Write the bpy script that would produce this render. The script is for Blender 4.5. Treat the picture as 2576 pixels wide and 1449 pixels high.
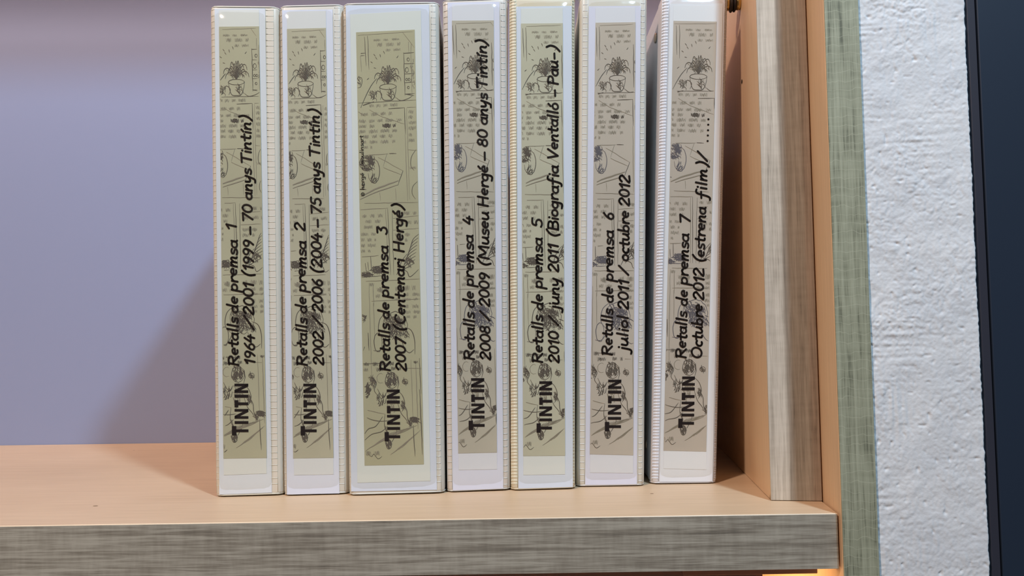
import bpy, bmesh, math, random
from mathutils import Vector, Matrix, noise
C = bpy.context.scene.collection
for o in list(bpy.data.objects): bpy.data.objects.remove(o)
R = math.radians
# ------------------------------------------------------------------ camera, world, lights, exposure
FPX, CAMH = 2000.0, 0.10142
cd = bpy.data.cameras.new('camera'); cam = bpy.data.objects.new('camera', cd); C.objects.link(cam)
cd.sensor_fit = 'HORIZONTAL'; cd.sensor_width = 36.0; cd.lens = 36.0 * FPX / 2576.0
cd.clip_start = 0.01; cd.clip_end = 50
PITCH, YAW, ROLL = R(3.26653725), R(-0.8062055), R(-0.68439048)
CM = (Matrix(((1,0,0),(0,0,-1),(0,1,0))) @ Matrix.Rotation(YAW, 3, 'Y') @ Matrix.Rotation(PITCH, 3, 'X') @ Matrix.Rotation(ROLL, 3, 'Z'))
cam.matrix_world = Matrix.Translation((0, 0, CAMH)) @ CM.to_4x4()
bpy.context.scene.camera = cam

vs = bpy.context.scene.view_settings
vs.view_transform = 'Standard'; vs.look = 'None'; vs.gamma = 1.0; vs.use_curve_mapping = False; vs.exposure = 0.07
w = bpy.data.worlds.new('room_ambient'); bpy.context.scene.world = w; w.use_nodes = True
w.node_tree.nodes['Background'].inputs[0].default_value = (0.92, 0.84, 0.82, 1); w.node_tree.nodes['Background'].inputs[1].default_value = 0.05
def area(name, loc, target, size, power, col):
    l = bpy.data.lights.new(name, 'AREA'); l.shape = 'DISK'; l.size = size; l.energy = power; l.color = col
    o = bpy.data.objects.new(name, l); C.objects.link(o); o.location = loc
    o.rotation_euler = (Vector(target) - Vector(loc)).to_track_quat('-Z', 'Y').to_euler(); return o
area('daylight_lamp', (0.42, -0.26, 1.22), (0, 0.6, 0.1), 0.10, 15.0, (0.56, 0.80, 1.0))
area('room_lamp', (-0.80, -0.66, 1.34), (0, 0.6, 0.1), 0.14, 26.0, (1.0, 0.775, 0.635))
ul = area('upper_shelf_lamp', (-0.42, 0.715, 0.615), (-0.42, 0.80, 0.60), 1.1, 3.6, (1.0, 0.74, 0.62)); ul.data.shape = 'RECTANGLE'; ul.data.size_y = 0.012
area('compartment_lamp', (0.02, 0.50, -0.07), (0.15, 0.70, -0.2), 0.05, 1.2, (1.0, 0.62, 0.28))

# ------------------------------------------------------------------ pixel helpers (a pixel's ray meets a plane of the real scene)
CO = Vector((0, 0, CAMH))
def ray(x, y): return CM @ Vector(((x - 1288) / FPX, -(y - 724.5) / FPX, -1))
def ground(x, y, z=0.0):
    d = ray(x, y); return CO + d * ((z - CAMH) / d.z)
def hit(x, y, p, n):
    d = ray(x, y); return CO + d * ((p - CO).dot(n) / d.dot(n))

# ------------------------------------------------------------------ materials
def mat(name, col=(0.8,0.8,0.8), rough=0.5, metal=0.0, spec=0.5):
    m = bpy.data.materials.new(name); m.use_nodes = True
    b = m.node_tree.nodes['Principled BSDF']
    b.inputs['Base Color'].default_value = (*col, 1); b.inputs['Roughness'].default_value = rough
    b.inputs['Metallic'].default_value = metal; b.inputs['Specular IOR Level'].default_value = spec
    return m
def N(m, t, **kw):
    n = m.node_tree.nodes.new(t)
    for k, v in kw.items(): setattr(n, k, v)
    return n
def L(m, a, b): m.node_tree.links.new(a, b)
def coords(m, scale, rot=(0,0,0)):
    tc = N(m, 'ShaderNodeTexCoord'); mp = N(m, 'ShaderNodeMapping')
    mp.inputs['Scale'].default_value = scale; mp.inputs['Rotation'].default_value = rot
    L(m, tc.outputs['Object'], mp.inputs[0]); return mp.outputs[0]
def noise_tex(m, vec, scale=1.0, detail=4, rough=0.6, dist=0.0):
    n = N(m, 'ShaderNodeTexNoise'); n.inputs['Scale'].default_value = scale; n.inputs['Detail'].default_value = detail
    n.inputs['Roughness'].default_value = rough; n.inputs['Distortion'].default_value = dist
    L(m, vec, n.inputs['Vector']); return n.outputs['Fac']
def ramp(m, fac, stops):
    r = N(m, 'ShaderNodeValToRGB'); e = r.color_ramp.elements
    while len(e) < len(stops): e.new(0.5)
    for k, (p, c) in enumerate(stops): e[k].position = p; e[k].color = (*c, 1)
    L(m, fac, r.inputs[0]); return r.outputs[0]
def mixc(m, fac, a, b, blend='MIX'):
    x = N(m, 'ShaderNodeMix', data_type='RGBA', blend_type=blend)
    for s, v in ((0, fac), (6, a), (7, b)):
        if hasattr(v, 'links') or hasattr(v, 'is_linked'): L(m, v, x.inputs[s])
        elif s == 0: x.inputs[0].default_value = v
        else: x.inputs[s].default_value = (*v, 1)
    return x.outputs[2]
def math_n(m, op, a, b=0.0):
    x = N(m, 'ShaderNodeMath', operation=op)
    for s, v in ((0, a), (1, b)):
        if isinstance(v, (int, float)): x.inputs[s].default_value = v
        else: L(m, v, x.inputs[s])
    return x.outputs[0]
def setcol(m, c): L(m, c, m.node_tree.nodes['Principled BSDF'].inputs['Base Color'])
def bump(m, h, strength=0.3, dist=0.001):
    b = N(m, 'ShaderNodeBump'); b.inputs['Strength'].default_value = strength; b.inputs['Distance'].default_value = dist
    L(m, h, b.inputs['Height']); L(m, b.outputs[0], m.node_tree.nodes['Principled BSDF'].inputs['Normal'])

def maple(name, along, base=(0.66,0.485,0.325), dark=(0.55,0.385,0.245)):
    """pale peach laminate: very fine grain along one axis with a faint crossing weave"""
    m = mat(name, rough=0.42, spec=0.35)
    s = [900, 900, 900]; s[along] = 18
    a = noise_tex(m, coords(m, tuple(s)), 1, 3, 0.5)
    cross = {0: (60, 1400, 60), 1: (1400, 60, 60), 2: (60, 1400, 60)}[along]
    b = noise_tex(m, coords(m, cross, (0, 0, 0.35)), 0.3, 2, 0.5)
    c = noise_tex(m, coords(m, (9, 9, 9)), 1, 2, 0.5)
    f = math_n(m, 'ADD', math_n(m, 'MULTIPLY', a, 0.5), math_n(m, 'ADD', math_n(m, 'MULTIPLY', b, 0.2), math_n(m, 'MULTIPLY', c, 0.3)))
    setcol(m, ramp(m, f, [(0.36, dark), (0.6, base)]))
    bump(m, a, 0.12, 0.0003); return m
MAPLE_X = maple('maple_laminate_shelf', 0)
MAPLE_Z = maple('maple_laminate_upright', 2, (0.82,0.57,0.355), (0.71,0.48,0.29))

def grey_oak(name, along, light, dark, across=None):
    m = mat(name, rough=0.55, spec=0.3)
    s = [900, 900, 900]; s[along] = 32
    a = noise_tex(m, coords(m, tuple(s)), 1, 4, 0.62, 0.4)
    s2 = [260, 260, 260]; s2[along] = 9
    b = noise_tex(m, coords(m, tuple(s2)), 1, 3, 0.6, 0.3)
    s3 = [60, 60, 60]; s3[along] = 260
    d = noise_tex(m, coords(m, tuple(s3)), 1, 2, 0.5)
    f = math_n(m, 'ADD', math_n(m, 'MULTIPLY', a, 0.46), math_n(m, 'ADD', math_n(m, 'MULTIPLY', b, 0.42), math_n(m, 'MULTIPLY', d, 0.12)))
    col = ramp(m, f, [(0.34, tuple(v*0.62 for v in dark)), (0.44, dark), (0.58, light), (0.7, tuple(min(1, v*1.1) for v in light))])
    if across:   # pale sapwood stripe, heartwood beside it; redder right edge is the panel's painted shadow
        tc = N(m, 'ShaderNodeTexCoord'); sep = N(m, 'ShaderNodeSeparateXYZ'); L(m, tc.outputs['Object'], sep.inputs[0])
        wob = noise_tex(m, coords(m, (40, 40, 9)), 1, 3, 0.6)
        x = math_n(m, 'ADD', sep.outputs[0], math_n(m, 'MULTIPLY', math_n(m, 'SUBTRACT', wob, 0.5), 0.003))
        x = math_n(m, 'DIVIDE', x, 0.03)
        k = ramp(m, x, [(0.0, (1.0,0.97,0.92)), (0.34, (1.02,1.0,0.95)), (0.40, (0.56,0.53,0.49)), (0.78, (0.66,0.62,0.57)), (0.84, (0.58,0.50,0.44)), (1.0, (0.62,0.50,0.42))])
        col = mixc(m, 1.0, col, k, 'MULTIPLY')
    setcol(m, col); bump(m, a, 0.25, 0.0004); return m
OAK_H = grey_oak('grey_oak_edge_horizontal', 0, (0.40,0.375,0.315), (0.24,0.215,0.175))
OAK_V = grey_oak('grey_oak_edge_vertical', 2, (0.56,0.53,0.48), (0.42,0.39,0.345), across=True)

def green_linen():
    m = mat('green_grey_textured_laminate', rough=0.5, spec=0.35)
    a = noise_tex(m, coords(m, (900, 900, 26)), 1, 3, 0.6)
    b = noise_tex(m, coords(m, (260, 260, 20)), 1, 3, 0.65)
    wv = coords(m, (1, 1, 1))
    n1 = noise_tex(m, coords(m, (40, 40, 260)), 1, 2, 0.5)
    cr = N(m, 'ShaderNodeTexWave', wave_type='BANDS', bands_direction='Z'); cr.inputs['Scale'].default_value = 62
    cr.inputs['Distortion'].default_value = 4.5; cr.inputs['Detail'].default_value = 2; cr.inputs['Detail Scale'].default_value = 1.2
    L(m, coords(m, (1.5, 1.5, 1)), cr.inputs['Vector'])
    cx = N(m, 'ShaderNodeTexWave', wave_type='BANDS', bands_direction='X'); cx.inputs['Scale'].default_value = 80
    cx.inputs['Distortion'].default_value = 5.0; cx.inputs['Detail'].default_value = 2
    L(m, coords(m, (1, 1, 0.25)), cx.inputs['Vector'])
    line = math_n(m, 'MAXIMUM', math_n(m, 'GREATER_THAN', cr.outputs['Fac'], 0.985), math_n(m, 'MULTIPLY', math_n(m, 'GREATER_THAN', cx.outputs['Fac'], 0.992), 0.25))
    f = math_n(m, 'ADD', math_n(m, 'MULTIPLY', a, 0.45), math_n(m, 'ADD', math_n(m, 'MULTIPLY', b, 0.4), math_n(m, 'MULTIPLY', n1, 0.15)))
    c = ramp(m, f, [(0.38, (0.13,0.14,0.10)), (0.46, (0.26,0.275,0.20)), (0.60, (0.36,0.38,0.285))])
    c = mixc(m, math_n(m, 'MULTIPLY', line, 0.3), c, (0.48,0.50,0.38))
    setcol(m, c); bump(m, math_n(m, 'ADD', line, a), 0.3, 0.0004); return m
GREEN = green_linen()
LAV = mat('lavender_wall_paint', (0.262,0.305,0.475), 0.85, spec=0.2)
bump(LAV, noise_tex(LAV, coords(LAV, (160,160,160)), 1, 3), 0.06, 0.0005)
PLASTER = mat('white_trowelled_plaster', (0.66,0.69,0.72), 0.9, spec=0.15)
setcol(PLASTER, ramp(PLASTER, noise_tex(PLASTER, coords(PLASTER, (30,30,30)), 1, 3), [(0.3,(0.60,0.63,0.67)),(0.7,(0.70,0.72,0.745))]))
bump(PLASTER, noise_tex(PLASTER, coords(PLASTER, (500,500,500)), 1, 4, 0.6), 0.25, 0.0006)
NAVY = mat('navy_painted_door', (0.016,0.026,0.046), 0.45, spec=0.3)
NAVY_EDGE = mat('dark_door_frame', (0.028,0.030,0.044), 0.5, spec=0.3)
DARKGAP = mat('groove_shade', (0.004,0.005,0.008), 0.8, spec=0.1)  # near black stands in for the shade in the door groove
BRASS = mat('aged_brass', (0.62,0.42,0.16), 0.28, 1.0)
RUBBER = mat('black_rubber', (0.015,0.008,0.006), 0.6)
STEEL = mat('nickel_steel', (0.62,0.50,0.40), 0.4, 0.8)
PAPER_BLOCK = mat('paper_block', (0.62,0.58,0.50), 0.9)
HOLE = mat('dark_drill_hole', (0.03,0.015,0.008), 0.9)
INK = mat('black_marker_ink', (0.012,0.007,0.006), 0.6, spec=0.2)
PRINT = mat('black_printed_ink', (0.016,0.011,0.012), 0.6, spec=0.2)
PEN1 = mat('pencil_light', (0.26,0.235,0.185), 0.9, spec=0.1)
PEN2 = mat('pencil_dark', (0.115,0.10,0.085), 0.9, spec=0.1)
PENB = mat('pencil_blue_grey', (0.13,0.125,0.145), 0.9, spec=0.1)
def film_mat():
    m = bpy.data.materials.new('clear_plastic_film'); m.use_nodes = True; nt = m.node_tree; nt.nodes.clear()
    out = nt.nodes.new('ShaderNodeOutputMaterial'); mx = nt.nodes.new('ShaderNodeMixShader'); tr = nt.nodes.new('ShaderNodeBsdfTransparent')
    gl = nt.nodes.new('ShaderNodeBsdfGlossy'); lw = nt.nodes.new('ShaderNodeLayerWeight'); lw.inputs[0].default_value = 0.5
    pw = nt.nodes.new('ShaderNodeMath'); pw.operation = 'POWER'; pw.inputs[1].default_value = 5.0; nt.links.new(lw.outputs['Facing'], pw.inputs[0])
    fr = nt.nodes.new('ShaderNodeMath'); fr.operation = 'MULTIPLY_ADD'; fr.inputs[1].default_value = 0.9; fr.inputs[2].default_value = 0.035; nt.links.new(pw.outputs[0], fr.inputs[0])
    gl.inputs['Roughness'].default_value = 0.09; tr.inputs[0].default_value = (0.97,0.965,0.94,1)
    bp = nt.nodes.new('ShaderNodeBump'); bp.inputs['Strength'].default_value = 0.25; bp.inputs['Distance'].default_value = 0.001
    tc = nt.nodes.new('ShaderNodeTexCoord'); ns = nt.nodes.new('ShaderNodeTexNoise'); ns.inputs['Scale'].default_value = 60; ns.inputs['Detail'].default_value = 2
    nt.links.new(tc.outputs['Object'], ns.inputs['Vector']); nt.links.new(ns.outputs['Fac'], bp.inputs['Height'])
    nt.links.new(bp.outputs[0], gl.inputs['Normal'])
    nt.links.new(fr.outputs[0], mx.inputs[0]); nt.links.new(tr.outputs[0], mx.inputs[1]); nt.links.new(gl.outputs[0], mx.inputs[2]); nt.links.new(mx.outputs[0], out.inputs[0])
    return m
FILM = film_mat()

# ------------------------------------------------------------------ mesh helpers
def link(name, verts, faces, m, parent=None, smooth=False, kind=None):
    """verts in world space; the object sits at its parent's origin"""
    me = bpy.data.meshes.new(name)
    if parent is not None:
        inv = parent.matrix_basis.inverted(); verts = [inv @ Vector(v) for v in verts]
    me.from_pydata([tuple(v) for v in verts], [], faces); me.update()
    if isinstance(m, list):
        for x in m: me.materials.append(x)
    else: me.materials.append(m)
    if smooth: me.polygons.foreach_set('use_smooth', [True] * len(me.polygons))
    o = bpy.data.objects.new(name, me); C.objects.link(o)
    if parent is not None: o.parent = parent
    if kind: o['kind'] = kind
    return o
def bevelled(name, corners, m, bev=0.0006, parent=None, matfn=None, local=None, seg=2):
    """8-corner box (bottom 4 ccw, top 4 ccw) with bevelled edges. local: matrix of a top-level object whose local space holds the corners"""
    bm = bmesh.new(); v = [bm.verts.new(c) for c in corners]
    for f in ((0,3,2,1),(4,5,6,7),(0,1,5,4),(1,2,6,5),(2,3,7,6),(3,0,4,7)): bm.faces.new([v[k] for k in f])
    bmesh.ops.recalc_face_normals(bm, faces=bm.faces[:])
    if matfn:
        for f in bm.faces: f.material_index = matfn(f.normal)
    if bev: bmesh.ops.bevel(bm, geom=bm.edges[:], offset=bev, segments=seg, affect='EDGES', profile=0.5)
    me = bpy.data.meshes.new(name); bm.to_mesh(me); bm.free()
    for x in (m if isinstance(m, list) else [m]): me.materials.append(x)
    o = bpy.data.objects.new(name, me); C.objects.link(o)
    if parent is not None: o.parent = parent
    elif local is not None: o.matrix_basis = local
    return o
def boxc(x0, x1, y0, y1, z0, z1):
    return [(x0,y0,z0),(x1,y0,z0),(x1,y1,z0),(x0,y1,z0),(x0,y0,z1),(x1,y0,z1),(x1,y1,z1),(x0,y1,z1)]
def tag(o, label=None, cat=None, group=None, kind=None):
    if label: o['label'] = label
    if cat: o['category'] = cat
    if group: o['group'] = group
    if kind: o['kind'] = kind
    return o
def empty(name, loc, rz=0.0):
    o = bpy.data.objects.new(name, None); o.empty_display_size = 0.02; C.objects.link(o)
    o.matrix_basis = Matrix.Translation(loc) @ Matrix.Rotation(rz, 4, 'Z'); return o
def tube(pts, r, n=8, verts=None, faces=None, cap=True):
    verts = [] if verts is None else verts; faces = [] if faces is None else faces
    pts = [Vector(p) for p in pts]; b0 = len(verts)
    for i, p in enumerate(pts):
        t = (pts[min(i+1, len(pts)-1)] - pts[max(i-1, 0)]).normalized()
        u = t.cross(Vector((0.31, 0.22, 0.93))).normalized(); v = t.cross(u)
        for k in range(n):
            a = 2*math.pi*k/n; verts.append(p + (u*math.cos(a) + v*math.sin(a))*r)
    for i in range(len(pts)-1):
        for k in range(n):
            a = b0+i*n+k; b = b0+i*n+(k+1) % n; faces.append((a, b, b+n, a+n))
    if cap:
        faces.append(tuple(b0+k for k in range(n))[::-1]); faces.append(tuple(b0+(len(pts)-1)*n+k for k in range(n)))
    return verts, faces

# ------------------------------------------------------------------ the right-hand unit's frame (turned 7.5 degrees)
TH = R(7.5); U0 = ground(1940, 1260)
UM = Matrix.Translation(U0) @ Matrix.Rotation(-TH, 4, 'Z')
def UW(x, y, z): return UM @ Vector((x, y, z))
WALLY = 0.777

# ------------------------------------------------------------------ setting
wb = bevelled('wall_back', boxc(-1.3, 0.32, WALLY, WALLY+0.05, -0.5, 1.0), LAV, 0); tag(wb, kind='structure')

def plaster_wall():
    x0, x1, z0, z1 = 0.0483, 0.1070, -0.16, 0.42
    nx, nz = 120, 900; V = []; F = []
    for j in range(nz+1):
        z = z0 + (z1-z0)*j/nz
        edge = -0.0006 + 0.0003*noise.noise(Vector((z*140, 3.3, 0))) + 0.0004*noise.noise(Vector((z*520, 9.3, 0)))
        for i in range(nx+1):
            u = i/nx; x = x0 + (x1-x0+edge)*u
            p = Vector((x, 0, z))
            n1 = noise.noise(Vector((x*210, 1.7, z*210))); n2 = noise.noise(Vector((x*430, 5.1, z*430))); n3 = noise.noise(Vector((x*900, 2.2, z*900)))
            rough = 0.55 + 0.9*max(0, noise.noise(Vector((x*35+4, 7.7, z*35)))+0.15)
            h = 0.5*noise.noise(p*80) + rough*(0.75*abs(n1) + 0.55*abs(n2) + 0.18*n3)
            pit = noise.noise(Vector((x*300+7, 4, z*340))); h -= 2.2*max(0, pit-0.42)
            g = max(0, noise.noise(Vector((x*30, 2.0, z*26)))-0.12)*max(0, 1-u*0.9); h += 1.6*g*noise.noise(Vector((x*40+3, 8.0, z*520)))
            g2 = max(0, noise.noise(Vector((x*26+9, 4.0, z*24)))-0.15); h += 1.0*g2*noise.noise(Vector((x*520+3, 3.0, z*40)))
            h *= 1.0 - 0.25*u
            y = -0.0333 - 0.00090*h
            if i == nx: y += 0.0006
            V.append(UW(x, y, z))
    for j in range(nz):
        for i in range(nx):
            a = j*(nx+1)+i; F.append((a, a+1, a+nx+2, a+nx+1))
    # the return of the wall corner and its back
    b = len(V)
    for j in range(nz+1):
        z = z0+(z1-z0)*j/nz; V.append(UW(0.1066, 0.03, z))
    for j in range(nz): F.append((j*(nx+1)+nx, b+j, b+j+1, (j+1)*(nx+1)+nx))
    c = len(V); V += [UW(x0, 0.03, z0), UW(x0, 0.03, z1)]
    F += [(c, c+1, b+nz, b), (0, nz*(nx+1), c+1, c)]
    o = link('wall_right', V, F, PLASTER, smooth=True); tag(o, kind='structure'); return o
plaster_wall()
dr = empty('door_1', UW(0.108, -0.02, -0.16), -TH); tag(dr, kind='structure')
z0, z1 = 0.0, 0.60
bevelled('door_frame', boxc(0.0006, 0.0052, -0.0105, 0.02, z0, z1), NAVY_EDGE, 0.0005, dr)
bevelled('shaded_groove', boxc(0.0052, 0.0060, -0.007, 0.02, z0, z1), DARKGAP, 0, dr)  # groove between frame and leaf, its shade painted as a black strip
bevelled('door_leaf', boxc(0.0060, 0.10, -0.0105, 0.02, z0, z1), NAVY, 0.0006, dr)

# ------------------------------------------------------------------ shelf (end cut along the turned side panel)
SY = 0.4430; TK = 0.030
cs = UW(0.0293, -0.0313, 0); ce = UW(0.0293, (0.774-cs.y)/math.cos(TH)-0.0313, 0)
sh = empty('shelf_board', (-0.4, 0.6, -TK))
tag(sh, 'pale peach wood shelf with grey oak front edge, under the row of binders', 'shelf')
off = Vector((0.4, -0.6, TK))
def rel(P): return tuple(Vector(P)+off)
SYL = 0.4436
c0 = [(-1.1, SYL+0.001, -TK), (cs.x, cs.y+0.001, -TK), (ce.x, 0.7765, -TK), (-1.1, 0.7765, -TK)]
bevelled('board', [rel(p) for p in c0] + [rel((p[0], p[1], 0)) for p in c0], MAPLE_X, 0.0002, sh)
ex = cs.x - 0.0001
c1 = [(-1.1, SYL, -TK), (ex, cs.y, -TK), (ex, cs.y+0.0009, -TK), (-1.1, SYL+0.0009, -TK)]
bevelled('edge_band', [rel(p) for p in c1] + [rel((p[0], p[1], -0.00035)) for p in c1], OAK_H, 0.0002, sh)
V, F = tube([(-1.1, SYL+0.0005, -0.0004), (ex, cs.y+0.0005, -0.0004)], 0.00045)
link('edge_lip', V, F, mat('pale_edge_lip', (0.74,0.60,0.43), 0.4), sh)
V, F = [], []
for i, (px, py, a) in enumerate([(240, 1273, 0.0016), (337, 1133, 0.0009), (1640, 1242, 0.0012)]):
    p = ground(px, py); b = len(V)
    for k in range(8):
        t = 2*math.pi*k/8; V.append((p.x+a*math.cos(t), p.y+a*0.5*math.sin(t), 0.0001))
    F.append(tuple(range(b, b+8)))
link('scuff_mark', V, F, mat('brown_scuff', (0.2,0.12,0.07), 0.9), sh, kind='stuff')

# rail and lamp-lit compartment under the shelf
rl = bevelled('shelf_rail', boxc(-1.1, 0.1455, 0.4535, 0.465, -0.0375, -TK-0.0004), mat('brown_rail', (0.50,0.33,0.28), 0.5), 0.0006)
tag(rl, 'brown wooden rail under the front edge of the shelf', 'rail')
rr = bevelled('lamp_strip', boxc(0.10, 0.176, 0.452, 0.462, -0.0352, -TK-0.0004), mat('brown_strip_housing', (0.55,0.36,0.30), 0.5), 0.0005)
tag(rr, 'thin brown lamp strip under the right end of the shelf', 'lamp')
lb = bevelled('lower_shelf', boxc(-1.1, 0.165, 0.45, 0.7765, -0.40, -0.37), MAPLE_X, 0.0006)
tag(lb, 'pale wooden shelf below the binders, lit by warm lamp light', 'shelf')

# upper shelf, above the frame
us = empty('upper_shelf', (-0.4, 0.6, 0.63)); tag(us, 'pale wooden shelf above the row of binders', 'shelf')
c2 = [(-1.1, 0.452, 0), (0.15, 0.452, 0), (0.19, 0.7765, 0), (-1.1, 0.7765, 0)]
o2 = Vector((0.4, -0.6, 0))
bevelled('board', [tuple(Vector(p)+o2) for p in c2] + [tuple(Vector(p)+o2+Vector((0,0,0.03))) for p in c2], MAPLE_X, 0.0006, us)

# ------------------------------------------------------------------ right-hand uprights
BD = (0.776 - U0.y)/math.cos(TH) - 0.004
up = empty('upright_board', UW(0, 0, 0.0003), -TH)
tag(up, 'grey brown oak faced upright board standing on the right end of the shelf', 'board')
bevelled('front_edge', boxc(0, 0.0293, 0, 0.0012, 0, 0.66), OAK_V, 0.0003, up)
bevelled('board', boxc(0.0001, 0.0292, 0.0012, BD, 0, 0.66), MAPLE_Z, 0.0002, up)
V = [UW(-0.0001, 0.0004+0.0002*math.cos(a), 0.003+0.003*math.sin(a)) for a in (0, 1.57, 3.14, 4.71)]
V = []; F = []
for (yy, hh) in ((0.0016, 0.0046), (0.0036, 0.003)):
    b = len(V); V += [UW(-0.00012, yy, 0.0004), UW(-0.00012, yy+0.0007, 0.0004), UW(-0.00012, yy+0.0003, hh)]; F.append((b, b+2, b+1))
link('chip_mark', V, F, HOLE, up, kind='stuff')

pn = empty('side_panel', UW(0.0302, -0.036, -0.40), -TH)
tag(pn, 'wooden side panel with a green grey textured front edge, beside the white plaster wall', 'panel')
bevelled('front_edge', boxc(0.0002, 0.0187, 0, 0.0012, 0, 1.06), GREEN, 0.0003, pn)
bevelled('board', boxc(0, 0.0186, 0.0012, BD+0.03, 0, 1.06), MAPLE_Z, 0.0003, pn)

# screw hole and brass fitting on the left face of the upright
nU = (UM.to_3x3() @ Vector((1, 0, 0))); eU = (UM.to_3x3() @ Vector((0, 1, 0)))
def onside(x, y): return hit(x, y, UW(0, 0, 0), nU)
p = onside(1866.5, 205) - nU*0.00015; V = []; 
for k in range(10):
    t = 2*math.pi*k/10; V.append(p + eU*0.0022*math.cos(t)*1.0 + Vector((0,0,1))*0.0014*math.sin(t))
link('screw_hole', V, [tuple(range(10))[::-1]], HOLE, up)
pb = onside(1862, 6)
bf = empty('brass_fitting', pb, -TH); tag(bf, 'small brass bolt with black rubber rings on the upright, top right of the last binder', 'bolt')
def ring(name, x0, x1, r, m, n=20):
    V, F = [], []
    prof = [(x0, r*0.55), (x0, r*0.92), (x0+(x1-x0)*0.12, r), (x1-(x1-x0)*0.12, r), (x1, r*0.92), (x1, r*0.55)]
    if m is RUBBER: prof = [(x0, r*0.4), (x0, r*0.8), (x0+(x1-x0)*0.25, r*0.97), ((x0+x1)/2, r), (x1-(x1-x0)*0.25, r*0.97), (x1, r*0.8), (x1, r*0.4)]
    for (x, rr_) in prof:
        for k in range(n):
            a = 2*math.pi*k/n; V.append(pb - nU*x + (eU*math.cos(a) + Vector((0,0,1))*math.sin(a))*rr_)
    for i in range(len(prof)-1):
        for k in range(n): F.append((i*n+k, i*n+(k+1) % n, (i+1)*n+(k+1) % n, (i+1)*n+k))
    F.append(tuple(range(n))); F.append(tuple((len(prof)-1)*n+k for k in range(n))[::-1])
    return link(name, V, F, m, bf, smooth=True)
ring('bolt_flange', 0.0, 0.0030, 0.0052, BRASS); ring('rubber_ring', 0.0030, 0.0052, 0.0064, RUBBER); ring('rubber_ring', 0.0052, 0.0074, 0.0066, RUBBER); ring('bolt_head', 0.0074, 0.0104, 0.0052, BRASS)

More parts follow.
